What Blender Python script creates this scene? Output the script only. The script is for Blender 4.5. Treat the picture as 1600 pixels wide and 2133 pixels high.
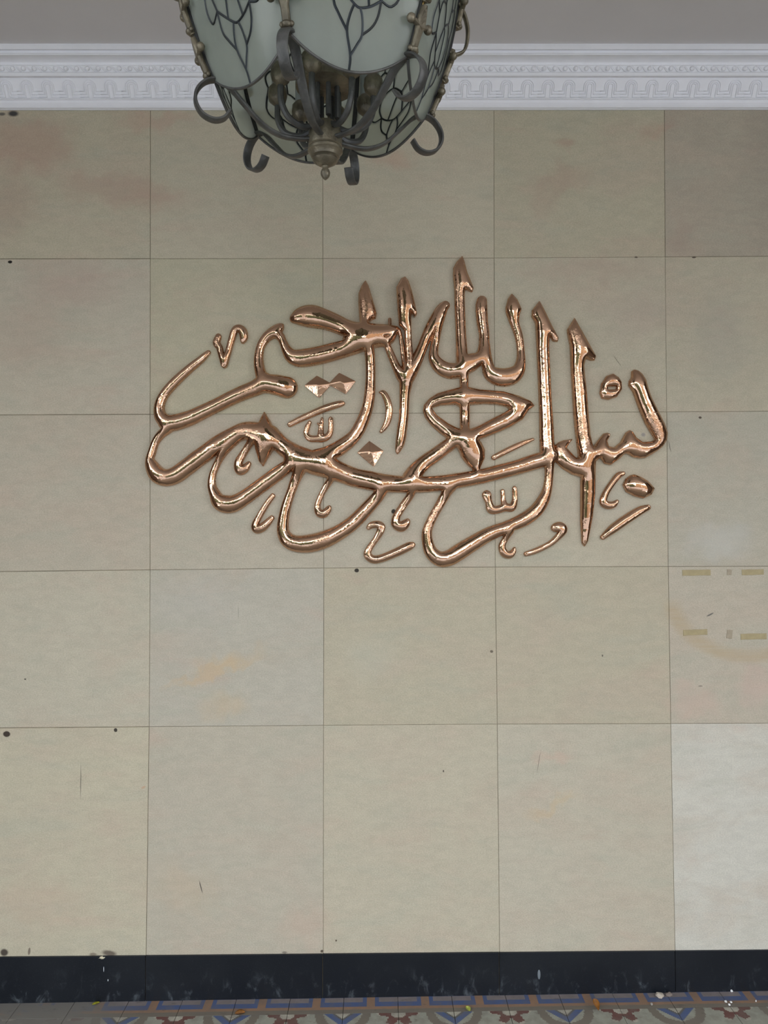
import bpy, math, random
import numpy as np
from mathutils import Vector, Matrix

for o in list(bpy.data.objects):
    bpy.data.objects.remove(o, do_unlink=True)
scene = bpy.context.scene
COL = scene.collection
rnd = random.Random(7)

# ------------------------------------------------------------------ camera
F_PX, WPX, HPX = 1500.0, 1600.0, 2133.0
CAM = Vector((0.0, -2.74, 1.748))
YAW, PITCH, ROLL = math.radians(0.3366), math.radians(1.3679), math.radians(-0.2227)
fw = Vector((math.sin(YAW)*math.cos(PITCH), math.cos(YAW)*math.cos(PITCH), math.sin(PITCH)))
rt0 = Vector((math.cos(YAW), -math.sin(YAW), 0)); up0 = rt0.cross(fw)
RT = rt0*math.cos(ROLL) + up0*math.sin(ROLL)
UP = up0*math.cos(ROLL) - rt0*math.sin(ROLL)
cd = bpy.data.cameras.new('camera'); cam = bpy.data.objects.new('camera', cd); COL.objects.link(cam)
cd.sensor_fit = 'VERTICAL'; cd.sensor_height = 36.0; cd.sensor_width = 27.0
cd.lens = 36.0*F_PX/HPX; cd.clip_start = 0.05; cd.clip_end = 200
m = Matrix.Identity(4)
for i in range(3):
    m[i][0] = RT[i]; m[i][1] = UP[i]; m[i][2] = -fw[i]; m[i][3] = CAM[i]
cam.matrix_world = m
scene.camera = cam

def up_xy(px, py, y=0.0):
    """point of the place on the vertical plane at depth y that the lens sees at px,py"""
    d = fw + RT*((px-WPX/2)/F_PX) - UP*((py-HPX/2)/F_PX)
    t = (y-CAM.y)/d.y
    return CAM + d*t
def up_floor(px, py, z=0.0):
    d = fw + RT*((px-WPX/2)/F_PX) - UP*((py-HPX/2)/F_PX)
    t = (z-CAM.z)/d.z
    return CAM + d*t

# ------------------------------------------------------------------ world, light, exposure
w = bpy.data.worlds.new('sky'); scene.world = w; w.use_nodes = True
wn = w.node_tree.nodes; wl = w.node_tree.links; wn.clear()
wo = wn.new('ShaderNodeOutputWorld'); wb = wn.new('ShaderNodeBackground')
tc = wn.new('ShaderNodeTexCoord'); sx = wn.new('ShaderNodeSeparateXYZ'); cr = wn.new('ShaderNodeValToRGB')
wl.new(tc.outputs['Generated'], sx.inputs[0]); wl.new(sx.outputs['Z'], cr.inputs[0])
cr.color_ramp.elements[0].position = 0.0; cr.color_ramp.elements[0].color = (0.95, 0.97, 1.0, 1)
cr.color_ramp.elements[1].position = 0.8; cr.color_ramp.elements[1].color = (0.70, 0.80, 1.0, 1)
wl.new(cr.outputs[0], wb.inputs[0]); wb.inputs[1].default_value = 4.8
wl.new(wb.outputs[0], wo.inputs[0])
scene.view_settings.view_transform = 'Standard'
scene.view_settings.look = 'None'
scene.view_settings.gamma = 1.0
scene.view_settings.use_curve_mapping = False
scene.view_settings.exposure = 0.2

sl = bpy.data.lights.new('sun', 'SUN'); sl.energy = 1.8; sl.angle = math.radians(1.0); sl.color = (1.0, .97, .93)
so = bpy.data.objects.new('sun', sl); COL.objects.link(so); so.rotation_euler = (math.radians(-38), math.radians(14), 0)   # high, from behind the house
# portal over the open front of the porch (guides sampling of the sky, adds no light)
pl = bpy.data.lights.new('porch_opening', 'AREA'); pl.shape = 'RECTANGLE'; pl.size = 6.6; pl.size_y = 3.1
pl.cycles.is_portal = True
po = bpy.data.objects.new('porch_opening', pl); COL.objects.link(po)
po.location = (0.2, -4.4, 1.65); po.rotation_euler = (math.radians(90), 0, 0)

# ------------------------------------------------------------------ helpers
def srgb(r, g, b):
    f = lambda c: (c/255/12.92) if c/255 <= 0.04045 else ((c/255+0.055)/1.055)**2.4
    return (f(r), f(g), f(b), 1.0)

def mesh(name, v, f, smooth=False):
    me = bpy.data.meshes.new(name)
    me.from_pydata([tuple(p) for p in v], [], [tuple(q) for q in f]); me.update()
    if smooth:
        me.polygons.foreach_set('use_smooth', [True]*len(me.polygons))
    return me
def obj(name, me, mat=None, parent=None, **kw):
    o = bpy.data.objects.new(name, me); COL.objects.link(o)
    if mat is not None and me is not None and len(me.materials) == 0: me.materials.append(mat)
    if parent is not None: o.parent = parent
    for k, val in kw.items(): o[k] = val
    return o
def empty(name, loc, **kw):
    o = obj(name, None, **kw); o.location = loc; o.empty_display_size = 0.1
    return o

class MB:
    def __init__(s): s.v = []; s.f = []
    def add(s, v, f):
        n = len(s.v); s.v += [Vector(p) for p in v]; s.f += [tuple(i+n for i in q) for q in f]
    def box(s, a, b, ch=0.0):
        x0, y0, z0 = a; x1, y1, z1 = b
        v = [(x, y, z) for z in (z0, z1) for y in (y0, y1) for x in (x0, x1)]
        s.add(v, [(0,2,3,1),(4,5,7,6),(0,1,5,4),(2,6,7,3),(0,4,6,2),(1,3,7,5)])
    def lathe(s, prof, c=(0,0,0), n=20, axis='z'):
        v = []; f = []
        for r, h in prof:
            for k in range(n):
                a = 2*math.pi*k/n
                v.append((c[0]+r*math.cos(a), c[1]+r*math.sin(a), c[2]+h))
        for i in range(len(prof)-1):
            for k in range(n):
                k2 = (k+1) % n
                f.append((i*n+k, i*n+k2, (i+1)*n+k2, (i+1)*n+k))
        f.append(tuple(range(n-1, -1, -1))); f.append(tuple(range((len(prof)-1)*n, len(prof)*n)))
        s.add(v, f)
    def tube(s, path, r, n=8, cap=True):
        path = [Vector(p) for p in path]; m_ = len(path)
        rr = r if hasattr(r, '__len__') else [r]*m_
        t0 = (path[1]-path[0]).normalized(); nrm = t0.orthogonal().normalized()
        v = []; f = []
        for i, p in enumerate(path):
            t = (path[min(i+1, m_-1)]-path[max(i-1, 0)]).normalized()
            nrm = (nrm - t*nrm.dot(t)).normalized(); bn = t.cross(nrm)
            for k in range(n):
                a = 2*math.pi*k/n
                v.append(p+nrm*math.cos(a)*rr[i]+bn*math.sin(a)*rr[i])
        for i in range(m_-1):
            for k in range(n):
                k2 = (k+1) % n
                f.append((i*n+k, i*n+k2, (i+1)*n+k2, (i+1)*n+k))
        if cap: f.append(tuple(range(n-1, -1, -1))); f.append(tuple(range((m_-1)*n, m_*n)))
        s.add(v, f)
    def bar(s, path, side, wd, th, bev=0.25):
        """flat bar: side = width direction, swept along path, edges chamfered"""
        path = [Vector(p) for p in path]; m_ = len(path); side = Vector(side).normalized()
        v = []; f = []
        cs = [(-1, -1+bev*2), (-1, 1-bev*2), (-1+bev, 1), (1-bev, 1), (1, 1-bev*2), (1, -1+bev*2), (1-bev, -1), (-1+bev, -1)]
        n = len(cs)
        for i, p in enumerate(path):
            t = (path[min(i+1, m_-1)]-path[max(i-1, 0)]).normalized(); nn = t.cross(side).normalized()
            ww = wd[i] if hasattr(wd, '__len__') else wd
            for a, b in cs: v.append(p+side*a*ww/2+nn*b*th/2)
        for i in range(m_-1):
            for k in range(n):
                k2 = (k+1) % n
                f.append((i*n+k, i*n+k2, (i+1)*n+k2, (i+1)*n+k))
        f.append(tuple(range(n-1, -1, -1))); f.append(tuple(range((m_-1)*n, m_*n)))
        s.add(v, f)
    def ball(s, c, r, n=10, m_=6, sc=(1,1,1)):
        v = [(c[0], c[1], c[2]-r*sc[2])]; f = []
        for i in range(1, m_):
            ph = math.pi*i/m_
            for k in range(n):
                a = 2*math.pi*k/n
                v.append((c[0]+r*sc[0]*math.sin(ph)*math.cos(a), c[1]+r*sc[1]*math.sin(ph)*math.sin(a), c[2]-r*sc[2]*math.cos(ph)))
        v.append((c[0], c[1], c[2]+r*sc[2])); L = len(v)-1
        for k in range(n): f.append((0, 1+(k+1) % n, 1+k)); f.append((L, 1+(m_-2)*n+k, 1+(m_-2)*n+(k+1) % n))
        for i in range(m_-2):
            for k in range(n):
                k2 = (k+1) % n
                f.append((1+i*n+k, 1+i*n+k2, 1+(i+1)*n+k2, 1+(i+1)*n+k))
        s.add(v, f)
    def out(s, name, mat=None, parent=None, smooth=True, angle=40, **kw):
        me = mesh(name, s.v, s.f, smooth)
        if smooth and angle: me.set_sharp_from_angle(angle=math.radians(angle))
        return obj(name, me, mat, parent, **kw)

def crom(P, n=10, closed=False):
    P = [np.array(p, float) for p in P]; out = []
    m_ = len(P)
    for i in range(m_-1 if not closed else m_):
        if closed: p0, p1, p2, p3 = P[i-1], P[i], P[(i+1) % m_], P[(i+2) % m_]
        else:
            p1, p2 = P[i], P[i+1]; p0 = P[i-1] if i else 2*p1-p2; p3 = P[i+2] if i+2 < m_ else 2*p2-p1
        for k in range(n):
            t = k/n
            out.append(0.5*((2*p1)+(-p0+p2)*t+(2*p0-5*p1+4*p2-p3)*t*t+(-p0+3*p1-3*p2+p3)*t**3))
    if not closed: out.append(P[-1])
    return out

# ------------------------------------------------------------------ materials
def newmat(name):
    mt = bpy.data.materials.new(name); mt.use_nodes = True
    nt = mt.node_tree; b = nt.nodes['Principled BSDF']
    return mt, nt, b
def N(nt, t, **kw):
    n = nt.nodes.new(t)
    for k, val in kw.items():
        if k.startswith('i_'):
            n.inputs[k[2:]].default_value = val
        else: setattr(n, k, val)
    return n
def mix(nt, fac, a, b, mode='MIX'):
    n = nt.nodes.new('ShaderNodeMix'); n.data_type = 'RGBA'; n.blend_type = mode
    for idx, val in ((0, fac), (6, a), (7, b)):
        if hasattr(val, 'links') or hasattr(val, 'is_linked'): nt.links.new(val, n.inputs[idx])
        else: n.inputs[idx].default_value = val
    return n.outputs[2]
def ramp(nt, src, a, b, lo=0.0, hi=1.0):
    n = nt.nodes.new('ShaderNodeMapRange'); n.inputs[1].default_value = a; n.inputs[2].default_value = b
    n.inputs[3].default_value = lo; n.inputs[4].default_value = hi; n.interpolation_type = 'SMOOTHSTEP'
    nt.links.new(src, n.inputs[0]); return n.outputs[0]
def noise(nt, vec, scale, detail=4, rough=0.55, dist=0.0):
    n = nt.nodes.new('ShaderNodeTexNoise'); n.inputs['Scale'].default_value = scale
    n.inputs['Detail'].default_value = detail; n.inputs['Roughness'].default_value = rough
    n.inputs['Distortion'].default_value = dist
    if vec is not None: nt.links.new(vec, n.inputs['Vector'])
    return n.outputs[0]
def bump(nt, b, h, strength, dist=0.01):
    n = nt.nodes.new('ShaderNodeBump'); n.inputs['Strength'].default_value = strength; n.inputs['Distance'].default_value = dist
    nt.links.new(h, n.inputs['Height']); nt.links.new(n.outputs[0], b.inputs['Normal']); return n
def scaled(nt, src, sc, rot=(0,0,0), loc=(0,0,0), typ='POINT'):
    n = nt.nodes.new('ShaderNodeMapping'); n.vector_type = typ
    n.inputs['Location'].default_value = loc; n.inputs['Rotation'].default_value = rot; n.inputs['Scale'].default_value = sc
    nt.links.new(src, n.inputs[0]); return n.outputs[0]

def simple(name, col, rough=0.6, metal=0.0, var=0.0, vscale=20, bmp=0.0, bscale=60, spec=0.5):
    mt, nt, b = newmat(name)
    b.inputs['Roughness'].default_value = rough; b.inputs['Metallic'].default_value = metal
    b.inputs['Specular IOR Level'].default_value = spec
    tcn = nt.nodes.new('ShaderNodeTexCoord').outputs['Object']
    if var:
        f = noise(nt, tcn, vscale, 5)
        c = mix(nt, ramp(nt, f, 0.3, 0.7), tuple(x*(1-var) for x in col[:3])+(1,), tuple(min(1, x*(1+var)) for x in col[:3])+(1,))
        nt.links.new(c, b.inputs['Base Color'])
    else: b.inputs['Base Color'].default_value = col
    if bmp: bump(nt, b, noise(nt, tcn, bscale, 4), bmp, 0.004)
    return mt

# stone wall panels with stains and marks, plus two painted soft shade patches
# (px, py, rx, ry, angle, colour, strength, softness)
PX = 2.74/1500.0
STAINS_AND_SHADE = [
 (60,300,110,70,5,(150,118,104),.55,.6),(20,420,70,90,0,(142,112,100),.35,.9),(225,395,130,42,4,(152,124,110),.5,.7),
 (330,410,70,30,0,(152,122,108),.4,.8),(330,250,90,26,0,(160,124,110),.45,.8),(150,600,150,70,0,(152,126,116),.4,.9),
 (60,700,110,90,0,(150,126,114),.3,.9),(1180,300,26,18,0,(150,112,98),.45,.8),(1165,375,90,36,-12,(150,120,106),.4,.8),
 (1130,430,34,50,0,(150,122,110),.3,.9),(1370,270,60,22,-25,(158,120,104),.38,.9),(1420,500,40,60,0,(150,124,112),.3,.9),
 (1240,560,190,42,0,(154,128,116),.4,.9),(820,335,60,26,0,(160,116,100),.4,.9),(1330,650,120,60,0,(150,132,124),.3,.9),
 (440,1400,110,12,-18,(170,146,110),.6,.7),(480,1375,90,22,-14,(176,150,112),.4,.9),(470,1470,60,34,0,(176,148,108),.35,.9),
 (380,1850,90,60,20,(172,146,116),.3,.9),(1150,1680,70,14,-25,(176,148,104),.35,.8),(1440,1460,70,36,0,(176,150,136),.5,.8),
 (1575,1430,50,46,0,(178,150,138),.45,.8),(1150,1575,50,14,0,(180,140,124),.3,.9),(640,1930,70,60,0,(176,140,122),.28,.9),
 (80,1880,150,60,0,(170,140,122),.3,.9),(760,700,200,160,0,(110,112,98),.2,1.0),(1500,700,80,130,0,(128,130,124),.3,.9),  # widest patch here: the lantern's soft shade painted into the stone
 (1590,240,60,300,0,(104,104,98),.25,1.0),(420,1260,120,90,0,(162,162,156),.2,1.0),(770,1370,90,70,0,(165,165,150),.3,1.0),  # tall first patch: upper right corner shade put into the stone colour
 (1280,1040,120,60,0,(166,160,150),.25,.9),(1500,1130,80,50,0,(172,172,166),.5,.9),
 # dark spots, holes, dirt
 (28,237,13,7,0,(50,50,52),.95,.6),(4,238,9,4,0,(60,60,60),.8,.6),(21,545.5,4.6,3,0,(24,17,12),1.,.25),(14,1529,7.5,6,0,(48,36,28),.95,.3),
 (241,1521,3.6,4,0,(44,38,32),.95,.3),(52,1415,2.2,1.4,0,(30,28,24),.9,.3),(743,1188,4.6,4.2,0,(30,24,18),.95,.3),
 (820,1066,4.5,5,0,(36,28,20),.95,.35),(1458,870.5,3.4,2.6,0,(70,58,46),.9,.3),(1446,536,4.5,2,0,(62,50,42),.9,.4),(1325,536,4,2,0,(66,54,46),.9,.4),
 (1024,1356.5,3.5,3,0,(84,74,62),.8,.4),(1255,1366,1.6,2.6,0,(60,54,48),.8,.4),(1459,1429,5,1,0,(90,84,76),.8,.4),
 (168,1628,.9,38,0,(92,88,78),.9,.6),(1123,1588,.8,26,10,(110,96,86),.7,.6),(419,1848,1.2,14,-15,(60,54,48),.9,.5),
 (924,1606,1.4,2.4,0,(54,48,42),.9,.4),(299,1640,6,3,-30,(184,150,120),.7,.6),(1286,752,.7,18,-35,(70,62,52),.7,.6),(1396,930,.8,14,-12,(60,54,48),.8,.6),
 (9,1984,9,8,0,(58,48,42),.92,.5),(61,1981,2.6,8,8,(96,82,72),.8,.4),(228,1985,17,7,10,(84,72,62),.85,.6),(194,1988,9,4,0,(104,90,76),.7,.6),
 (671,1981,3,3,0,(70,56,42),.9,.4),(593,1984,6,3,0,(96,88,80),.7,.6),(700,1959,2,2,0,(80,68,52),.9,.4),
 (1479,1280,9,1.6,-25,(96,94,90),.9,.4),(1340,905,6,5,0,(120,118,124),.6,.7),(330,1015,60,8,0,(176,176,168),.15,.9),
 (497,1275,1,14,0,(130,126,112),.5,.6),(960,690,.8,40,4,(120,110,100),.3,.6),
]
def stone_material():
    mt, nt, b = newmat('limestone')
    geo = nt.nodes.new('ShaderNodeNewGeometry'); pos = geo.outputs['Position']
    oi = nt.nodes.new('ShaderNodeObjectInfo')
    off = nt.nodes.new('ShaderNodeVectorMath'); off.operation = 'SCALE'; 
    comb = nt.nodes.new('ShaderNodeCombineXYZ'); nt.links.new(oi.outputs['Random'], comb.inputs[0]); nt.links.new(oi.outputs['Random'], comb.inputs[2])
    nt.links.new(comb.outputs[0], off.inputs[0]); off.inputs['Scale'].default_value = 0.6
    add = nt.nodes.new('ShaderNodeVectorMath'); add.operation = 'ADD'
    nt.links.new(pos, add.inputs[0]); nt.links.new(off.outputs[0], add.inputs[1]); P = add.outputs[0]
    big = noise(nt, scaled(nt, P, (1.2, 1, 2.6), (0, 0.25, 0)), 2.2, 5, .6, .8)
    big2 = noise(nt, scaled(nt, P, (1.0, 1, 3.2), (0, -0.3, 0), (3, 0, 5)), 3.1, 5, .6, .6)
    mid = noise(nt, scaled(nt, P, (1, 1, 2.2)), 16, 5, .65, .5)
    fine = noise(nt, scaled(nt, P, (1, 1, 2.0)), 170, 4, .7)
    base = oi.outputs['Color']
    c = mix(nt, ramp(nt, big, .42, .70, 0, .40), base, srgb(188, 172, 152))
    c = mix(nt, ramp(nt, big2, .54, .76, 0, .26), c, srgb(194, 166, 148))
    c = mix(nt, ramp(nt, big2, .50, .30, 0, .35), c, srgb(174, 173, 154))
    g = mix(nt, ramp(nt, mid, .30, .70), (.94, .94, .94, 1), (1.035, 1.035, 1.035, 1))
    c = mix(nt, 1.0, c, g, 'MULTIPLY')
    g2 = mix(nt, ramp(nt, fine, .32, .70), (.87, .87, .86, 1), (1.09, 1.09, 1.09, 1))
    c = mix(nt, 1.0, c, g2, 'MULTIPLY')
    # short dark grain flecks along the bedding
    fl = noise(nt, scaled(nt, P, (14, 10, 80), (0, .12, 0)), 1.6, 3, .6)
    c = mix(nt, ramp(nt, fl, .68, .80, 0, .35), c, srgb(112, 106, 90))
    # stains and painted shade patches
    dn = nt.nodes.new('ShaderNodeTexNoise'); dn.inputs['Scale'].default_value = 14; dn.inputs['Detail'].default_value = 4
    nt.links.new(pos, dn.inputs['Vector'])
    def wob(amount):
        a = nt.nodes.new('ShaderNodeVectorMath'); a.operation = 'MULTIPLY_ADD'
        nt.links.new(dn.outputs['Color'], a.inputs[0]); a.inputs[1].default_value = (amount, 0, amount)
        s_ = nt.nodes.new('ShaderNodeVectorMath'); s_.operation = 'ADD'
        nt.links.new(pos, s_.inputs[0]); s_.inputs[1].default_value = (-amount/2, 0, -amount/2)
        nt.links.new(s_.outputs[0], a.inputs[2]); return a.outputs[0]
    w_big, w_small = wob(.16), wob(.008)
    for (x, y, rx, ry, ang, colr, st, soft) in STAINS_AND_SHADE:
        p = up_xy(x, y, 0)
        src = w_big if rx > 24 and ry > 10 else w_small
        mp = scaled(nt, src, (rx*PX, 1e3, ry*PX), (0, math.radians(ang), 0), (p.x, 0, p.z), 'TEXTURE')
        ln = nt.nodes.new('ShaderNodeVectorMath'); ln.operation = 'LENGTH'; nt.links.new(mp, ln.inputs[0])
        fac = ramp(nt, ln.outputs['Value'], 1.15, max(0.0, 1.15-1.15*soft), 0, st*(.72 if rx > 24 else 1))
        # colours given as seen; lift to surface colour
        cc = srgb(*[min(255, v_*1.14) for v_ in colr]) if rx > 24 else srgb(*colr)
        c = mix(nt, fac, c, cc)
    # swept adhesive arc on the right hand panel
    p = up_xy(1560, 1240, 0)
    mp = scaled(nt, w_small, (168*PX, 1e3, 131*PX), (0, 0, 0), (p.x, 0, p.z), 'TEXTURE')
    ln = nt.nodes.new('ShaderNodeVectorMath'); ln.operation = 'LENGTH'; nt.links.new(mp, ln.inputs[0])
    a1 = ramp(nt, ln.outputs['Value'], .80, .95); a2 = ramp(nt, ln.outputs['Value'], 1.12, 1.0)
    mm = nt.nodes.new('ShaderNodeMath'); mm.operation = 'MULTIPLY'; nt.links.new(a1, mm.inputs[0]); nt.links.new(a2, mm.inputs[1])
    sep = nt.nodes.new('ShaderNodeSeparateXYZ'); nt.links.new(pos, sep.inputs[0])
    z1 = up_xy(1400, 1240, 0).z
    low = ramp(nt, sep.outputs['Z'], z1, z1-.06)
    m2 = nt.nodes.new('ShaderNodeMath'); m2.operation = 'MULTIPLY'; nt.links.new(mm.outputs[0], m2.inputs[0]); nt.links.new(low, m2.inputs[1])
    stripe = noise(nt, scaled(nt, pos, (3, 1, 60), (0, -.1, 0)), 2.5, 3)
    m3 = nt.nodes.new('ShaderNodeMath'); m3.operation = 'MULTIPLY'; nt.links.new(m2.outputs[0], m3.inputs[0]); nt.links.new(ramp(nt, stripe, .2, .7, .35, .8), m3.inputs[1])
    c = mix(nt, m3.outputs[0], c, srgb(178, 160, 130))
    nt.links.new(c, b.inputs['Base Color'])
    b.inputs['Roughness'].default_value = .62; b.inputs['Specular IOR Level'].default_value = .3
    hh = nt.nodes.new('ShaderNodeMath'); hh.operation = 'ADD'; nt.links.new(fine, hh.inputs[0]); nt.links.new(mid, hh.inputs[1])
    bump(nt, b, hh.outputs[0], .34, .0014)
    return mt
M = {}
M['stone'] = stone_material()
M['joint'] = simple('joint_mortar', srgb(124, 115, 96), .9, var=.35, vscale=9)
M['plaster'] = simple('white_plaster', srgb(238, 238, 240), .6, var=.02, vscale=14, bmp=.15, bscale=40)
M['ceiling'] = simple('ceiling_paint', srgb(205, 201, 198), .8, var=.02, vscale=3, bmp=.08, bscale=120)
M['tape'] = simple('adhesive_yellow', srgb(164, 150, 112), .6, var=.07, vscale=60)
M['tape2'] = simple('adhesive_grey', srgb(160, 148, 126), .6, var=.07, vscale=60)

def copper():
    mt, nt, b = newmat('polished_copper')
    pos = nt.nodes.new('ShaderNodeNewGeometry').outputs['Position']
    b.inputs['Metallic'].default_value = 1.0
    v = noise(nt, pos, 9, 3)
    c = mix(nt, ramp(nt, v, .3, .7), (.52, .32, .205, 1), (.60, .38, .25, 1)); nt.links.new(c, b.inputs['Base Color'])
    nt.links.new(ramp(nt, noise(nt, pos, 22, 3), .3, .75, .03, .10), b.inputs['Roughness'])
    n1 = noise(nt, pos, 24, 3, .5, .6); n2 = noise(nt, pos, 75, 3, .6, 1.2)
    msk = ramp(nt, noise(nt, pos, 7, 2), .54, .72)
    mu = nt.nodes.new('ShaderNodeMath'); mu.operation = 'MULTIPLY'; nt.links.new(n2, mu.inputs[0]); nt.links.new(msk, mu.inputs[1])
    mu2 = nt.nodes.new('ShaderNodeMath'); mu2.operation = 'MULTIPLY_ADD'; nt.links.new(n1, mu2.inputs[0]); mu2.inputs[1].default_value = 1.15; nt.links.new(mu.outputs[0], mu2.inputs[2])
    bump(nt, b, mu2.outputs[0], .55, .0032)
    return mt
M['copper'] = copper()
M['granite'] = None
def granite():
    mt, nt, b = newmat('black_granite')
    pos = nt.nodes.new('ShaderNodeNewGeometry').outputs['Position']
    c = mix(nt, ramp(nt, noise(nt, pos, 3, 3), .35, .7), srgb(13, 18, 25), srgb(24, 28, 33))
    c = mix(nt, ramp(nt, noise(nt, pos, 300, 2), .62, .75, 0, .4), c, srgb(60, 66, 74))
    # scuffs and dust low down
    sc = noise(nt, scaled(nt, pos, (5, 1, 3), (0, -.7, 0)), 4.5, 5, .7, .6)
    sep = nt.nodes.new('ShaderNodeSeparateXYZ'); nt.links.new(pos, sep.inputs[0])
    low = ramp(nt, sep.outputs['Z'], .13, .0)
    mm = nt.nodes.new('ShaderNodeMath'); mm.operation = 'MULTIPLY'; nt.links.new(ramp(nt, sc, .52, .74), mm.inputs[0]); nt.links.new(low, mm.inputs[1])
    c = mix(nt, mm.outputs[0], c, srgb(80, 86, 90))
    nt.links.new(c, b.inputs['Base Color']); b.inputs['Roughness'].default_value = .42; b.inputs['Specular IOR Level'].default_value = .35
    return mt
M['granite'] = granite()
def attr_tile():
    mt, nt, b = newmat('cement_tile')
    at = nt.nodes.new('ShaderNodeAttribute'); at.attribute_name = 'pattern'
    pos = nt.nodes.new('ShaderNodeNewGeometry').outputs['Position']
    c = mix(nt, ramp(nt, noise(nt, pos, 26, 5, .65), .35, .7, 0, .45), at.outputs['Color'], srgb(108, 101, 92))
    sep = nt.nodes.new('ShaderNodeSeparateXYZ'); nt.links.new(pos, sep.inputs[0])
    dust = noise(nt, scaled(nt, pos, (1.5, 4, 1), (0, 0, .5)), 9, 5, .65)
    left = ramp(nt, sep.outputs['X'], -.85, -1.15, 0, 1)
    mm = nt.nodes.new('ShaderNodeMath'); mm.operation = 'MULTIPLY'; nt.links.new(left, mm.inputs[0]); nt.links.new(ramp(nt, dust, .30, .50, .45, 1), mm.inputs[1])
    c = mix(nt, mm.outputs[0], c, srgb(118, 114, 106))
    c = mix(nt, ramp(nt, dust, .60, .72, 0, .6), c, srgb(84, 78, 70))
    nt.links.new(c, b.inputs['Base Color']); b.inputs['Roughness'].default_value = .5
    bump(nt, b, noise(nt, pos, 120, 3), .1, .001)
    return mt
M['ctile'] = attr_tile()
M['slab'] = simple('floor_screed', srgb(118, 112, 100), .7, var=.2, vscale=8)
M['wallside'] = simple('side_wall_dark', srgb(92, 76, 62), .6, var=.15, vscale=3)  # unseen side walls, kept dark to darken the copper's edge reflections
M['iron'] = simple('weathered_iron', srgb(76, 76, 73), .42, .35, var=.3, vscale=25, bmp=.35, bscale=90)
M['bronze'] = simple('aged_bronze', srgb(108, 101, 84), .38, .55, var=.35, vscale=30, bmp=.4, bscale=110)
M['darkiron'] = simple('dark_iron', srgb(40, 41, 40), .5, .6, var=.3, vscale=25, bmp=.2)
M['brass'] = simple('polished_brass', srgb(190, 162, 100), .3, 1.0, var=.2, vscale=40, bmp=.3, bscale=70)
M['lead'] = simple('leading_dark', srgb(44, 48, 50), .4, .7)
M['sleeve'] = simple('candle_sleeve', srgb(150, 156, 154), .5)
def glass():
    mt, nt, b = newmat('frosted_glass'); nodes = nt.nodes; L = nt.links
    pos = nodes.new('ShaderNodeNewGeometry').outputs['Position']
    b.inputs['Roughness'].default_value = .14; b.inputs['Specular IOR Level'].default_value = .6
    c = mix(nt, ramp(nt, noise(nt, pos, 14, 5, .6), .3, .75), srgb(180, 184, 176), srgb(162, 167, 160)); L.new(c, b.inputs['Base Color'])
    bump(nt, b, noise(nt, pos, 60, 3), .12, .002)
    tr = nodes.new('ShaderNodeBsdfTranslucent'); tr.inputs[0].default_value = srgb(232, 232, 222)
    tp = nodes.new('ShaderNodeBsdfTransparent'); tp.inputs[0].default_value = srgb(226, 234, 230)
    m1 = nodes.new('ShaderNodeMixShader'); m1.inputs[0].default_value = .5; L.new(b.outputs[0], m1.inputs[1]); L.new(tr.outputs[0], m1.inputs[2])
    m2 = nodes.new('ShaderNodeMixShader'); m2.inputs[0].default_value = .44; L.new(m1.outputs[0], m2.inputs[1]); L.new(tp.outputs[0], m2.inputs[2])
    L.new(m2.outputs[0], nodes['Material Output'].inputs[0])
    return mt
M['glass'] = glass()

# ------------------------------------------------------------------ the porch: setting
CEIL = up_xy(800, 95, -.135).z
XL, XR = -3.1, 3.5
YF = -4.4                                   # open front of the porch
SLOPE = -0.0085                              # the floor falls very slightly to the left
def floor_z(x): return -0.0 - SLOPE*x*1.0

def struct(name, me, mat, parent=None):
    o = obj(name, me, mat, parent)
    if parent is None: o['kind'] = 'structure'
    return o

wb_ = MB(); wb_.box((XL, .0016, -.05), (XR, .25, CEIL+.1))
wall_back = struct('wall_back', mesh('wall_back', wb_.v, wb_.f), M['joint'])

# joint lines of the stone cladding, measured
rowsy = [[205]*4, [538.8, 538.3, 537.3, 535.0], [863, 861.5, 860, 857.8], [1187.2, 1183.2, 1181.2, 1180.2], [1514, 1511, 1508.5, 1507.3], [1991, 1987, 1984.5, 1981.5]]
colx = [[313.2, 672, 1029.5, 1384.5], [313.1, 672.5, 1029.5, 1385.8], [312.8, 673, 1030.6, 1389], [312.8, 674.6, 1031.8, 1392.3], [310.6, 674, 1036, 1397.5], [304.5, 673.3, 1041, 1406.6]]
G = []
for r in range(6):
    row = [up_xy(colx[r][c], rowsy[r][c], 0) for c in range(4)]
    dl = row[1]-row[0]; dr = row[3]-row[2]
    full = [row[0]-dl*3, row[0]-dl*2, row[0]-dl] + row + [row[3]+dr, row[3]+dr*2, row[3]+dr*3]
    for q in full:
        q.x = max(XL, min(XR, q.x)); 
        if r == 0: q.z = CEIL-.03
    G.append(full)
base_cols = {(1,2):(164,162,150)}
tile_rgb = (187, 179, 157)
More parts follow.
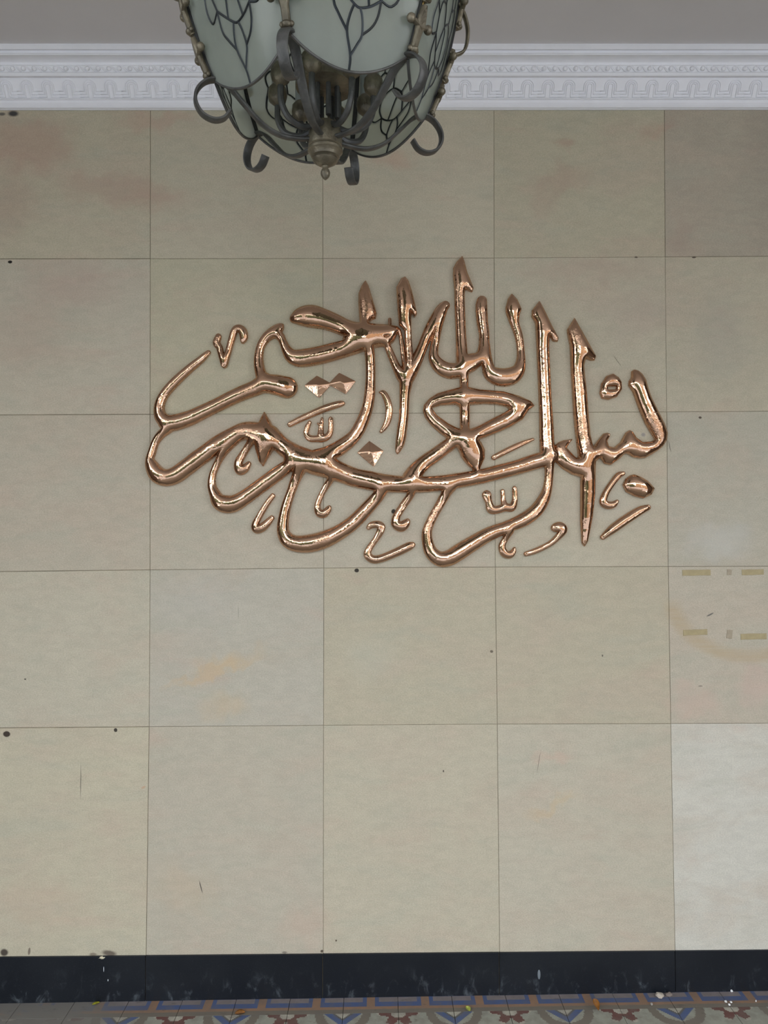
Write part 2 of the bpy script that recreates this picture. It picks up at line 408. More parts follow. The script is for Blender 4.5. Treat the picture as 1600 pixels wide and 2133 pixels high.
for r in range(5):
    for c in range(9):
        a, b_, d, e = G[r][c], G[r][c+1], G[r+1][c+1], G[r+1][c]
        if abs(b_.x-a.x) < .02: continue
        g = (.0012 if c <= 2 else .0008); t = .010; yo = -.0 + rnd.uniform(-.0007, .0007); bv = .0012
        ring = [Vector((a.x+g, 0, a.z-g)), Vector((b_.x-g, 0, b_.z-g)), Vector((d.x-g, 0, d.z+g)), Vector((e.x+g, 0, e.z+g))]
        ctr = sum(ring, Vector())/4
        ins = [p+Vector((math.copysign(bv, ctr.x-p.x), 0, math.copysign(bv, ctr.z-p.z))) for p in ring]
        v = [(p.x, .003, p.z) for p in ring]+[(p.x, yo+bv*.8, p.z) for p in ring]+[(p.x, yo, p.z) for p in ins]
        f = []
        for k in range(4):
            k2 = (k+1) % 4
            f += [(k, k2, 4+k2, 4+k), (4+k, 4+k2, 8+k2, 8+k)]
        f.append((8, 9, 10, 11))
        o = obj('stone_panel', mesh('stone_panel', v, f), M['stone'], wall_back)
        j = rnd.uniform(-3, 3); col = [tile_rgb[0]+j, tile_rgb[1]+j+rnd.uniform(-1, 1), tile_rgb[2]+j+rnd.uniform(-3, 3)]
        if r == 3 and c == 3: col = [184, 178, 161]
        if r == 4 and c == 6: col = [202, 198, 184]; o['label'] = 'paler newer stone panel at the lower right'
        if r == 0 and c in (6, 7): col = [174, 165, 147]
        if r == 2 and c == 6: col = [182, 176, 158]
        o.color = srgb(*col)

# cornice with its mouldings
def cz(p, ysc): return up_xy(800, ysc, -p).z
prof = [(.0, 87), (.135, 91), (.137, 95), (.137, 102.5), (.130, 104), (.123, 105), (.121, 110.5), (.126, 111.5), (.126, 114.5), (.118, 116), (.104, 120), (.092, 125), (.084, 130), (.080, 135), (.083, 136),
        (.081, 137), (.070, 150), (.076, 151), (.074, 158), (.068, 160), (.060, 161), (.056, 162), (.024, 204), (.028, 205.5), (.028, 207), (.022, 208.5), (.017, 214), (.016, 222), (.018, 224.5), (.012, 226), (.008, 228.5), (.0, 229.5)]
pv = [(p, cz(p, y)) for p, y in prof]; pv[0] = (0.0, pv[1][1])
v = []; f = []
NX = 12
for i in range(NX+1):
    x = XL+(XR-XL)*i/NX
    for p, z in pv: v.append((x, -p if p > 0 else .003, z))
n = len(pv)
for i in range(NX):
    for k in range(n-1): f.append((i*n+k, (i+1)*n+k, (i+1)*n+k+1, i*n+k+1))
cornice_me = mesh('trim_1', v, f, True); cornice_me.set_sharp_from_angle(angle=math.radians(28))
cornice = struct('trim_1', cornice_me, M['plaster'])
CTOP = pv[0][1]
# arch moulding
def fr(u, ysc):                             # a point on the sloping frieze
    t = (ysc-162)/(204-162); p = .056+(.024-.056)*t
    return Vector((u, -p, cz(p, ysc)))
per = 44.0/F_PX*2.70
def ridge(mb, pts, wd, hh):
    nrm = (fr(0, 170)-fr(0, 190)).cross(Vector((1, 0, 0))).normalized()
    if nrm.y > 0: nrm = -nrm
    m_ = len(pts); v = []; f = []
    for i, p in enumerate(pts):
        t = (pts[min(i+1, m_-1)]-pts[max(i-1, 0)]).normalized(); s = t.cross(nrm).normalized()
        v += [p+s*wd/2+nrm*-.0006, p+s*wd*.2+nrm*hh, p-s*wd*.2+nrm*hh, p-s*wd/2+nrm*-.0006]
    for i in range(m_-1):
        for k in range(3): f.append((i*4+k, (i+1)*4+k, (i+1)*4+k+1, i*4+k+1))
    f += [(0, 1, 2, 3), ((m_-1)*4+3, (m_-1)*4+2, (m_-1)*4+1, (m_-1)*4)]
    mb.add(v, f)
amb = MB(); sc_ = per/44.0
for rr, lev in ((12.5, 190), (8.6, 196.5), (4.7, 202.5)):
    pts = [fr(-22*sc_, lev), fr(-rr*sc_, lev)] + [fr(-rr*sc_, lev-4)] + [fr(-rr*math.cos(a)*sc_, 179-rr*.98*math.sin(a)) for a in [math.pi*k/8 for k in range(9)]] + [fr(rr*sc_, lev-4), fr(rr*sc_, lev), fr(22*sc_, lev)]
    ridge(amb, pts, .0042, .0046)
arch_me = mesh('arch_moulding', amb.v, amb.f, True); arch_me.materials.append(M['plaster'])
xa = up_xy(1099, 190, -.04).x
k0 = int((XL-xa)/per)+1
for k in range(k0, int((XR-xa)/per)):
    o = obj('arch_moulding', arch_me, None, cornice); o.location = (xa+k*per, 0, 0)
bmb = MB(); bper = 22.4/F_PX*2.667
zc_ = cz(.076, 143.5)
bmb.ball((0, -.0785, zc_), .0088, 10, 6, (1, .85, 1))
leaf = crom([(bper*.5-.012, zc_+.0095), (bper*.5-.004, zc_+.004), (bper*.5+.004, zc_-.004), (bper*.5+.012, zc_-.0095)], 3)
bmb.tube([(p[0], -.0760-.004*(p[1]-zc_)/.01, p[1]) for p in leaf], [.0012, .0022, .003, .0034, .0036, .0036, .0034, .003, .0022, .0012][:len(leaf)], 6)
bead_me = mesh('bead_moulding', bmb.v, bmb.f, True); bead_me.materials.append(M['plaster'])
xb = up_xy(94, 143, -.075).x
for k in range(int((XL-xb)/bper)+1, int((XR-xb)/bper)):
    o = obj('bead_moulding', bead_me, None, cornice); o.location = (xb+k*bper, 0, 0)

def boxs(name, a, b, mat, parent=None):
    q = MB(); q.box(a, b); return struct(name, mesh(name, q.v, q.f), mat, parent)
boxs('ceiling', (XL, YF, CTOP), (XR, .0, CTOP+.2), M['ceiling'])
boxs('wall_left', (XL-.2, -2.4, -.1), (XL, .25, CEIL+.2), M['wallside'])
boxs('wall_right', (XR, -2.4, -.1), (XR+.2, .25, CEIL+.2), M['wallside'])
boxs('trim_2', (XL, YF, CTOP-.10), (XR, YF+.25, CTOP), M['plaster'])
for cx in (-2.3, 2.9):
    q = MB(); q.lathe([(.20, 0), (.20, .10), (.155, .14), (.145, .18), (.125, CTOP-.30), (.15, CTOP-.25), (.19, CTOP-.18), (.19, CTOP-.10)], (cx, YF+.15, 0), 24)
    o = q.out('trim_3' if cx < 0 else 'trim_4', M['plaster']); o['kind'] = 'structure'

# black granite skirting
base_me = MB(); base_me.box((XL, -.001, -.05), (XR, .003, .15))
baseboard = struct('baseboard_back', mesh('baseboard_back', base_me.v, base_me.f), M['joint'])
bx = [G[5][c].x for c in range(10)]; 
jb = [up_xy(303, 2030, -.006).x, up_xy(672, 2030, -.006).x, up_xy(1040, 2030, -.006).x, up_xy(1407, 2030, -.006).x]
xsb = [XL, jb[0]-2*.67, jb[0]-.67] + jb + [jb[3]+.67, jb[3]+2*.67, XR]
xsb = sorted(set(max(XL, min(XR, q)) for q in xsb))
def ztop(x):
    px = 800+(x)/2.74*F_PX
    return up_xy(px, 1993.5-(px/1600.0)*14.5, -.006).z-.0008
for a, b_ in zip(xsb[:-1], xsb[1:]):
    if b_-a < .02: continue
    g = .0010; za, zb = ztop(a), ztop(b_); bv = .0012; y0 = -.0075+rnd.uniform(-.0006, .0006)
    o4 = [(a+g, za), (b_-g, zb), (b_-g, floor_z(b_)-.004), (a+g, floor_z(a)-.004)]
    i4 = [(a+g+bv, za-bv), (b_-g-bv, zb-bv), (b_-g-bv, floor_z(b_)-.004), (a+g+bv, floor_z(a)-.004)]
    v = [(x, .002, z) for x, z in o4]+[(x, y0+bv, z) for x, z in o4]+[(x, y0, z) for x, z in i4]
    f = []
    for k in range(4):
        k2 = (k+1) % 4; f += [(k, k2, 4+k2, 4+k), (4+k, 4+k2, 8+k2, 8+k)]
    f.append((8, 9, 10, 11))
    obj('granite_tile', mesh('granite_tile', v, f), M['granite'], baseboard)

# floor: slab and patterned cement tiles
v = [(XL, YF, floor_z(XL)-.02), (XR, YF, floor_z(XR)-.02), (XR, .02, floor_z(XR)-.02), (XL, .02, floor_z(XL)-.02),
     (XL, YF, -.3), (XR, YF, -.3), (XR, .02, -.3), (XL, .02, -.3)]
floor = struct('floor', mesh('floor', v, [(0,1,2,3),(7,6,5,4),(0,4,5,1),(1,5,6,2),(2,6,7,3),(3,7,4,0)]), M['slab'])
BLUE, TAN, GREY, BEIGE, LT, DK, BRN, WHT = [np.array(srgb(*[q*.93 for q in c])[:3]) for c in ((82, 98, 134), (154, 122, 96), (122, 114, 100), (138, 128, 124), (158, 158, 142), (98, 96, 88), (110, 74, 66), (186, 180, 162))]
TS = .2006
def border_col(u, v_):            # u 0..1 along the wall (bar in the middle), v_ metres from the front joint towards the wall
    du = abs(u-.5)
    if v_ < .018: return GREY
    if v_ < .037: return TAN
    if du < .065: return TAN
    if v_ < .060: return BLUE
    if du < .145: return BLUE
    if v_ < .084: return BEIGE
    return BLUE*.6+BEIGE*.4
def field_col(u, v_):             # u 0 at the flower corner .. 1 at the blue corner, v_ 0..1 away from the wall
    def corner(du, dv):
        s = du+dv*1.0
        if s < .13: return WHT
        if s < .19: return DK
        if s < .34 and abs(du-dv) < .5: return BLUE
        return None
    for cu, cv in ((1, 0), (0, 1)):
        c = corner(abs(u-cu), abs(v_-cv))
        if c is not None: return c
    for cu, cv in ((0, 0), (1, 1)):
        du, dv = abs(u-cu), abs(v_-cv)
        rad = math.hypot(du, dv); an = math.atan2(dv, du)
        if rad < .14 and abs(an-.9) < .4: return WHT
        if rad < .30+.10*math.cos(6*an) : return BRN if .12 < rad < .34 else WHT*.9
    rd = math.hypot(u-1, v_); rd2 = math.hypot(u, v_-1)
    q = min(rd, rd2)
    if .34 < q < .50: return GREY
    return LT
def tile_mesh(name, fn, n=40, flip=False):
    v = []; cols = []; f = []
    for j in range(n+1):
        for i in range(n+1): v.append((i/n*TS, j/n*TS, 0))
    for j in range(n):
        for i in range(n): f.append((j*(n+1)+i, j*(n+1)+i+1, (j+1)*(n+1)+i+1, (j+1)*(n+1)+i))
    nb = len(v)
    e = [(0, 0), (TS, 0), (TS, TS), (0, TS)]
    v += [(x, y, 0) for x, y in e]+[(x, y, -.018) for x, y in e]
    for k in range(4):
        k2 = (k+1) % 4; f.append((nb+k, nb+4+k, nb+4+k2, nb+k2))
    sc = (TS-.0018)/TS
    v = [(.0009+x*sc, .0009+y*sc, z) for x, y, z in v]
    me = mesh(name, v, f)
    ca = me.color_attributes.new('pattern', 'FLOAT_COLOR', 'CORNER')
    data = np.ones((len(me.loops), 4), np.float32); li = 0
    for j in range(n):
        for i in range(n):
            u = (i+.5)/n; vv = (j+.5)/n
            if flip: u = 1-u
            data[li:li+4, :3] = fn(u, vv); li += 4
    data[li:, :3] = GREY
    ca.data.foreach_set('color', data.ravel())
    me.materials.append(M['ctile'])
    return me
jo = up_floor(830, 2109.5, 0); Y0 = jo.y                 # joint between border row and field
tb = tile_mesh('border_tile', lambda u, v_: border_col(u, v_*TS))
tf1 = tile_mesh('patterned_tile', lambda u, v_: field_col(u, 1-v_)); tf2 = tile_mesh('patterned_tile', lambda u, v_: field_col(u, 1-v_), flip=True)
tf3 = tile_mesh('patterned_tile', lambda u, v_: field_col(u, v_)); tf4 = tile_mesh('patterned_tile', lambda u, v_: field_col(u, v_), flip=True)
X0 = jo.x
ksl = math.atan(-SLOPE)
for k in range(-13, 13):
    xx = X0+k*TS
    o = obj('border_tile', tb, None, floor); o.location = (xx, Y0, floor_z(xx)+rnd.uniform(-.0003, .0004)); o.rotation_euler = (0, -ksl, 0)
    for r in range(1, 6):
        ev = (k % 2 == 0); rr = (r % 2 == 1)
        me = (tf1 if ev else tf2) if rr else (tf3 if ev else tf4)
        o = obj('patterned_tile', me, None, floor); o.location = (xx, Y0-r*TS, floor_z(xx)+rnd.uniform(-.0004, .0004)); o.rotation_euler = (0, -ksl, 0)

# beyond the porch: drive; added unseen foliage, walls and house, sized to shape copper reflections
grm = simple('drive_concrete', srgb(150, 150, 150), .8, var=.12, vscale=2)
boxs('ground', (-30, -40, -.5), (30, YF, -.32), grm)
def unseen_hedge(name, x0, x1, y, h, label):
    q = MB(); n = 40
    for i in range(n):
        t = i/(n-1); q.ball((x0+(x1-x0)*t, y+rnd.uniform(-.2, .2), h*.5+rnd.uniform(-.1, .2)-.3), h*.55, 8, 6, (1, .8, 1+rnd.uniform(-.15, .15)))
    o = q.out(name, simple('unseen_hedge_leaves', srgb(52, 64, 40), .7, var=.5, vscale=12, bmp=.6, bscale=20), angle=0)
    o['kind'] = 'stuff'; o['label'] = label; o['category'] = 'unseen_hedge'
unseen_hedge('unseen_hedge', -18, -2.4, -14, 4.6, 'added unseen dark green foliage beyond the drive, shaping the copper reflections')
boxs('wall_unseen_boundary', (-20, -17, -.4), (20, -16.6, 2.4), simple('unseen_boundary_render', srgb(128, 108, 88), .8, var=.1, vscale=1))
boxs('wall_unseen_house', (2.2, -20, -.4), (18, -16.5, 6.5), simple('unseen_house_render', srgb(140, 122, 100), .8, var=.1, vscale=1))
boxs('wall_unseen_garage', (-14, -24, -.4), (-5, -20, 5.2), simple('unseen_garage_render', srgb(96, 76, 62), .8, var=.1, vscale=1))


# ------------------------------------------------------------------ copper calligraphy (inflated relief)
def blur(a, s):
    if s <= 0: return a
    r = int(3*s+1); k = np.exp(-.5*(np.arange(-r, r+1)/s)**2); k /= k.sum()
    b = np.pad(a, ((r, r), (0, 0)), 'edge'); b = sum(k[i]*b[i:i+a.shape[0]] for i in range(2*r+1))
    c = np.pad(b, ((0, 0), (r, r)), 'edge'); return sum(k[i]*c[:, i:i+a.shape[1]] for i in range(2*r+1))
def poly_sdf(P, X, Y):
    P = np.array(P, float); d = np.full(X.shape, 1e9); ins = np.zeros(X.shape, bool)
    for i in range(len(P)):
        a = P[i]; b = P[(i+1) % len(P)]; e = b-a
        wx = X-a[0]; wy = Y-a[1]; t = np.clip((wx*e[0]+wy*e[1])/(e@e+1e-9), 0, 1)
        d = np.minimum(d, (wx-t*e[0])**2+(wy-t*e[1])**2)
        if abs(e[1]) > 1e-9:
            c = ((a[1] <= Y) & (b[1] > Y)) | ((b[1] <= Y) & (a[1] > Y))
            ins ^= c & (X < a[0]+(Y-a[1])/e[1]*e[0])
    d = np.sqrt(d); return np.where(ins, -d, d)
def relief(name, shapes, parent=None, step=1.0, ridge=None, sm=.9, base=.007, lift=0.0, kz=.86, iters=260):
    ext = []
    for k, P in shapes:
        if k == 's': ext += [(x-r, y-r) for x, y, r in P]+[(x+r, y+r) for x, y, r in P]
        elif k == 'p': ext += list(P)
    ext = np.array(ext); x0, y0 = ext.min(0)-6; x1, y1 = ext.max(0)+6
    nx = int((x1-x0)/step)+1; ny = int((y1-y0)/step)+1
    gx = x0+np.arange(nx)*step; gy = y0+np.arange(ny)*step
    S = np.full((ny, nx), 12.0)
    def window(a, b, c, d, pad):
        return (max(0, int((a-pad-x0)/step)), min(nx, int((c+pad-x0)/step)+2), max(0, int((b-pad-y0)/step)), min(ny, int((d+pad-y0)/step)+2))
    for k, P in shapes:
        if k == 's':
            Q = crom(P, 14)
            for (x, y, r) in Q:
                i0, i1, j0, j1 = window(x-r, y-r, x+r, y+r, 9)
                dd = np.hypot(gx[None, i0:i1]-x, gy[j0:j1, None]-y)-r
                S[j0:j1, i0:i1] = np.minimum(S[j0:j1, i0:i1], dd)
        elif k in 'ph':
            A = np.array(P); i0, i1, j0, j1 = window(A[:, 0].min(), A[:, 1].min(), A[:, 0].max(), A[:, 1].max(), 9)
            XX, YY = np.meshgrid(gx[i0:i1], gy[j0:j1]); dd = poly_sdf(P, XX, YY)
            S[j0:j1, i0:i1] = np.minimum(S[j0:j1, i0:i1], dd) if k == 'p' else np.maximum(S[j0:j1, i0:i1], -dd)
    S = blur(S, sm/step)
    ins = S < 0
    if ridge is None:
        u = np.zeros_like(S); jj, ii = np.meshgrid(np.arange(ny), np.arange(nx), indexing='ij')
        inner = ins.copy(); inner[0] = inner[-1] = False; inner[:, 0] = inner[:, -1] = False
        red = np.flatnonzero((inner & ((ii+jj) % 2 == 0)).ravel()); blk = np.flatnonzero((inner & ((ii+jj) % 2 == 1)).ravel())
        uf = u.ravel(); om = 1.86
        for it in range(iters):
            for idx in (red, blk):
                uf[idx] += om*(.25*(uf[idx-1]+uf[idx+1]+uf[idx-nx]+uf[idx+nx]+step*step)-uf[idx])
        d = np.maximum(-S, 0.0); ok = (d > 2.2)
        R = np.where(ok, (2*u/np.maximum(d, .5)+d)/2, 0); wgt = ok.astype(float)
        num = blur(R*wgt, 3.0/step); den = blur(wgt, 3.0/step)+1e-6
        Rs = np.where(den > 1e-4, num/den, np.maximum(d, 3)); Rs = np.maximum(Rs, d*.55)
        h_edge = np.sqrt(np.maximum(d*(2*Rs-d), 0)); h_in = np.sqrt(np.maximum(2*u, 0))
        t = np.clip((d-1.5)/3.0, 0, 1); t = t*t*(3-2*t)
        h = h_edge*(1-t)+h_in*t
        hb = blur(h, 1.6/step); h = np.where(d > 3, hb, h)
    else:
        h = blur(np.maximum(-S, 0)*ridge, .6/step)
    gyy, gxx = np.gradient(S, step)
    # cells touching the inside
    cell = ins[:-1, :-1] | ins[1:, :-1] | ins[:-1, 1:] | ins[1:, 1:]
    used = np.zeros_like(ins); used[:-1, :-1] |= cell; used[1:, :-1] |= cell; used[:-1, 1:] |= cell; used[1:, 1:] |= cell
    idx = -np.ones(S.shape, int); idx[used] = np.arange(used.sum())
    jj, ii = np.nonzero(used)
    X = gx[ii].copy(); Y = gy[jj].copy(); s_ = S[jj, ii]; g1 = gxx[jj, ii]; g2 = gyy[jj, ii]; gn = np.maximum(g1*g1+g2*g2, .16)
    mv = s_ > -.30*step
    X = np.where(mv, X-g1/gn*s_, X); Y = np.where(mv, Y-g2/gn*s_, Y); Hh = np.where(mv, 0, h[jj, ii])*PX*kz
    # pixel -> wall plane (homography of the back plane is affine-like; use exact rays)
    dx = (X-WPX/2)/F_PX; dy = (Y-HPX/2)/F_PX
    D = np.stack([fw[k]+RT[k]*dx-UP[k]*dy for k in range(3)], 1)
    yb = -base; T = (yb-CAM.y)/D[:, 1]
    P3 = np.array(CAM)[None]+D*T[:, None]
    V = P3.copy(); V[:, 1] = yb-Hh-lift
    cj, ci = np.nonzero(cell)
    F4 = np.stack([idx[cj, ci], idx[cj+1, ci], idx[cj+1, ci+1], idx[cj, ci+1]], 1)
    nv = len(V)
    # side skirt down to the wall
    E = np.concatenate([F4[:, [0, 1]], F4[:, [1, 2]], F4[:, [2, 3]], F4[:, [3, 0]]])
    key = E[:, 0].astype(np.int64)*nv+E[:, 1]; rk = E[:, 1].astype(np.int64)*nv+E[:, 0]
    B = E[~np.isin(key, rk)]
    bv = np.unique(B); rem = -np.ones(nv, int); rem[bv] = np.arange(len(bv))
    top = V[bv].copy(); bot = V[bv].copy(); bot[:, 1] = -.0008
    verts = np.concatenate([V, top, bot]); a = nv; c = nv+len(bv)
    SK = np.stack([a+rem[B[:, 1]], a+rem[B[:, 0]], c+rem[B[:, 0]], c+rem[B[:, 1]]], 1)
    faces = np.concatenate([F4, SK])
    me = bpy.data.meshes.new(name)
    me.vertices.add(len(verts)); me.vertices.foreach_set('co', verts.astype(np.float32).ravel())
    me.loops.add(faces.size); me.loops.foreach_set('vertex_index', faces.astype(np.int32).ravel())
    me.polygons.add(len(faces)); me.polygons.foreach_set('loop_start', np.arange(0, faces.size, 4, dtype=np.int32))
    me.polygons.foreach_set('loop_total', np.full(len(faces), 4, np.int32))
    me.polygons.foreach_set('use_smooth', np.ones(len(faces), bool))
    me.update(calc_edges=True); me.validate()
    return obj(name, me, M['copper'], parent)

S_ = lambda *a: ('s', list(a)); P_ = lambda *a: ('p', list(a)); H_ = lambda *a: ('h', list(a))
BODY = [
 # lower left word: tail, thick stroke, head
 S_((434,734,5),(419,748,7.5),(391,771,9),(362,798,10),(341,823,10),(332,846,11),(334,866,13),(345,879,16)),
 S_((340,884,10),(352,882,16),(366,880,17),(397,870,16),(425,857,15),(450,845,14.5),(478,831,15),(504,819,15.5),(530,809,16.5),(550,800,19),(572,801,21),(598,807,22.5)),
 S_((556,798,20),(545,782,13),(539,755,10.5),(542,725,9),(554,704,10),(570,692,12),(581,684,10),(587,677,4)),
 S_((572,692,12),(583,700,9.5),(590,713,8.5),(598,730,11),(610,743,15.5),(628,746,18.5),(665,740,19),(700,731,18.5),(735,722,17),(765,714,15),(790,711,12),(803,713,9.5),(814,707,8),(824,695,4.5)),
 # hah: upper blade and the dark cross band
 S_((612,664,9),(629,659,19),(650,659,23.5),(675,665,21),(700,674,19),(722,684,18),(745,690,18),(775,692,17.5),(805,690,14),(824,688,9)),
 P_((712,704),(722,720),(760,715),(790,705),(760,690)),
 S_((768,715,12),(771,745,10.5),(772,785,10.5),(770,822,11.5),(765,850,12),(752,885,13.5),(736,910,14),(712,930,16),(685,945,17),(660,954,19)),
 # first upright head
 P_((761.5,583),(768,595),(777,624),(785.5,653),(783,664),(776,666),(770,672),(770,690),(748,690),(748,665),(746,628),(746.5,611),(753,595)),
 S_((812,665,3.5),(812,676,4.5)),
 # V of the lam-alif and its stem
 S_((806,718,7),(816,742,8),(826,765,9),(835,782,11),(845,794,14),(843,822,11),(841.5,864,10),(838,892,10.5),(834,920,10),(829,938,5.5),(828,945,1.5)),
 S_((832,688,3.5),(837,715,4.5),(841,745,5.5),(846,772,8)),
 S_((928,636,9.5),(919,645,11.5),(905,668,12),(893,690,11),(878,728,11),(867,752,13),(855,775,15),(846,794,14)),
 # second word: lam lam ha
 S_((926,640,8),(918,665,8.5),(912,692,7.5),(904,728,9.5),(905,748,12),(918,764,15),(935,772,16.5),(955,771,16),(978,757,19),(995,748,14),(1006,733,12),(1009,700,11),(1005,670,12),(1003,640,12.5),(1004,627,11)),
 S_((1009,715,11.5),(1012,745,13),(1017,765,13),(1022,777,15),(1035,784,18),(1052,786,19),(1068,782,18),(1080,771,14),(1085,752,10),(1085,730,8),(1081,700,8.5),(1071,670,9.5),(1068,655,11)),
 P_((1066,611),(1078,624),(1087,644),(1083,656),(1081,672),(1062,674),(1054,652),(1053,640),(1058,622)),
 P_((963.5,532),(968,545),(974,568),(981,585),(987,600),(984,609),(970,603.5),(968,612),(958,620),(946,600),(943.5,575),(944,558),(951,545)),
 S_((957,595,11),(958,640,11),(960,690,11),(962,730,12),(963,762,14)),
 S_((966,775,11),(967,800,9.5),(967,830,10),(967,860,10),(966,890,11),(965,915,14)),
 # ha: open eye with two counters
 P_((958,806),(935,812),(911,819),(894,830),(883,843),(880.5,856),(886,871),(899,887),(915.5,902),(933,915),(955,925),(985,922),(1000,916),(1032,903.5),(1065,889),(1089,874),(1102,855),(1114,845),(1105.6,835),(1081,824),(1049,815),(1000,811),(977,806)),
 H_((900,850),(919,844.5),(948,843),(957,848),(958,871),(957.5,893),(935,882),(911,865)),
 H_((979,844),(1008,841.5),(1032,842.5),(1055,847.5),(1060,852.5),(1048,860),(1024,872),(1000,885),(979,893)),
 P_((935,908),(945,903),(990,908),(1003,921),(1011,937),(1010,956),(1002,972),(997,985),(985,979),(972,967),(961,953),(953,935)),
 S_((948,918,14),(925,934,14.5),(905,949,15),(885,963,15.5),(868,979,17),(855,994,17)),
 # the long sweeping stroke
 S_((1158,949,13),(1140,954,16),(1110,963,16.5),(1075,974,15.5),(1032,985,15.5),(1000,993,15.5),(960,1000,16),(920,1006,16.5),(880,1009,17),(840,1009,17.5),(800,1006,19),(770,1001,20),(740,995,20),(710,984,21),(680,972,24),(649,962,24.5),(617,947,21),(590,930,19),(568,908,18)),
 P_((550.5,856.5),(556,865),(562,874),(570,888),(580,902),(570,918),(535,905),(530,885),(538.5,879.5),(543,870)),
 S_((563,906,21),(536,901,22),(510,898,19),(485,908,18),(455,924,17.5),(430,943,18),(410,957,18),(388,974,18),(365,990,18),(345,995,18),(328,988,18),(317,972,14),(312,957,9),(316,943,8.5),(323,922,8),(334,906,9),(352,892,10)),
 # hook, spike and second loop under the left end
 S_((537,905,10),(522,922,8),(508,943,7.5),(497,963,9),(499,979,10),(509,977,9),(518,966,5.5)),
 P_((530,905),(575,905),(570,938),(564,947),(555,961),(548,972.5),(539,961),(531,935)),
 S_((600,935,17),(604,952,14),(602,968,13)),
 S_((490,918,9),(475,933,8),(458,955,7.5),(444,985,7.5),(441,1010,9),(448,1030,12),(457,1045,16.5),(470,1050,19),(487,1049,18),(510,1036,16),(535,1018,15.5),(565,996,15.5),(590,978,15),(610,964,13)),
 # third loop (noon) and its inner hook
 S_((627,975,13),(617,995,11),(607,1022,9.5),(596,1055,10.5),(590,1085,11.5),(590,1108,13),(600,1125,16),(618,1132.5,17.5),(645,1132,19),(675,1124,18.5),(705,1110,16.5),(735,1089,15.5),(757,1067,14.5),(780,1042,13.5),(798,1020,12)),
 S_((688,1000,7.5),(678,1015,6.5),(667,1036,6),(661,1055,6.5),(665,1068,8.5),(675,1070,8.5),(683,1062,7),(686,1057,4.5)),
 S_((862,1020,8),(852,1036,8),(838,1056,8),(826,1076,8.5),(825,1091,10),(836,1097,11),(845,1091,9),(849,1085,5.5)),
 # last great loop, its tail and hook
 S_((945,1008,12),(930,1027,10.5),(914,1055,9.5),(900,1080,9.5),(890,1106,10.5),(891,1130,12),(899,1151,14),(916,1164,16),(936,1162,17),(958,1149,17.5),(985,1132,16.5),(1020,1112,15),(1055,1098,13),(1090,1083,14.5),(1114,1066,14.5),(1130,1045,13),(1140,1020,10),(1144,990,9),(1144,960,11)),
 S_((1062,1106,9),(1053,1122,6.5),(1046,1138,7.5),(1051,1152,8.5),(1062,1156,7.5),(1069,1150,6),(1072,1142,3)),
 # tall upright meeting the long stroke
 P_((1124,626),(1136,649),(1150,679),(1164,704),(1162,712),(1152,711),(1144.5,700),(1144.5,727),(1147,780),(1149,825),(1153,880),(1155.5,928),(1158,945),(1156,965),(1128,970),(1124,938),(1123.5,867),(1121,797),(1118,727),(1115,673),(1107,659),(1108,646)),
]
FIRST = [
 P_((1197,661),(1206,678),(1221,705),(1233,727),(1242,742),(1239,751),(1230,751),(1220.5,747.5),(1217,762),(1219,785),(1222,811),(1226,860),(1230,905),(1236,935),(1241,960),(1240,1029),(1235,1076),(1225,1128),(1218,1139),(1212,1132),(1209,1085),(1209,991),(1203,940),(1198,900),(1195,867),(1190,783),(1187,720),(1182,696),(1181,686)),
 P_((1156,927),(1163,921),(1173,917),(1194,914),(1186,924),(1181,933),(1199,953),(1227,950),(1227,993),(1208,994),(1190,988),(1171,976),(1160,965),(1155,960)),
 P_((1321,769.5),(1330,772),(1338,779),(1346,792),(1350,808),(1357,828),(1371,857),(1384,882),(1391,902),(1389,917),(1381,930),(1370,939),(1357,947.5),(1344,954),(1331,955),(1320,953),(1308,946),(1301,946),(1292,955),(1281,963),(1272,969),(1259,966),(1252.5,957),(1250,955),(1240,963),(1236,985),(1222,985),(1222,942),(1231.5,935),(1246,916),(1257,903),(1265.6,901),(1272,904),(1269,912),(1265,919),(1268,929),(1279,931.6),(1292,921),(1303,901),(1311.6,895.5),(1318,899),(1325,911),(1338,920),(1357.5,919),(1363.5,915),(1344,882),(1331,851.6),(1318,816),(1309,803),(1310,793),(1315,786),(1315.5,773)),
]
OVER = [
 P_((844,577),(851,586),(858,606),(865,635),(869,655),(864,661),(857,652),(857,680),(843,690),(838,684),(831,678),(828,650),(825,600),(835,582)),
 S_((849,665,7.5),(850,700,7.5),(853,745,8),(853,775,10)),
]
sign = empty('calligraphy_relief', up_xy(840, 900, -.001), label='large polished copper calligraphy of joined flowing letters fixed to the stone wall', category='wall decoration')
def rel(name, sh, parent=None, **kw):
    o = relief(name, sh, None, **kw)
    if parent is not None:
        o.parent = parent; o.matrix_parent_inverse = Matrix.Translation(-parent.location)
    return o
rel('joined_letters', BODY, sign)
rel('first_word', FIRST, sign, iters=200)
rel('upright_letter', OVER, sign, lift=.009, iters=160, base=.012)

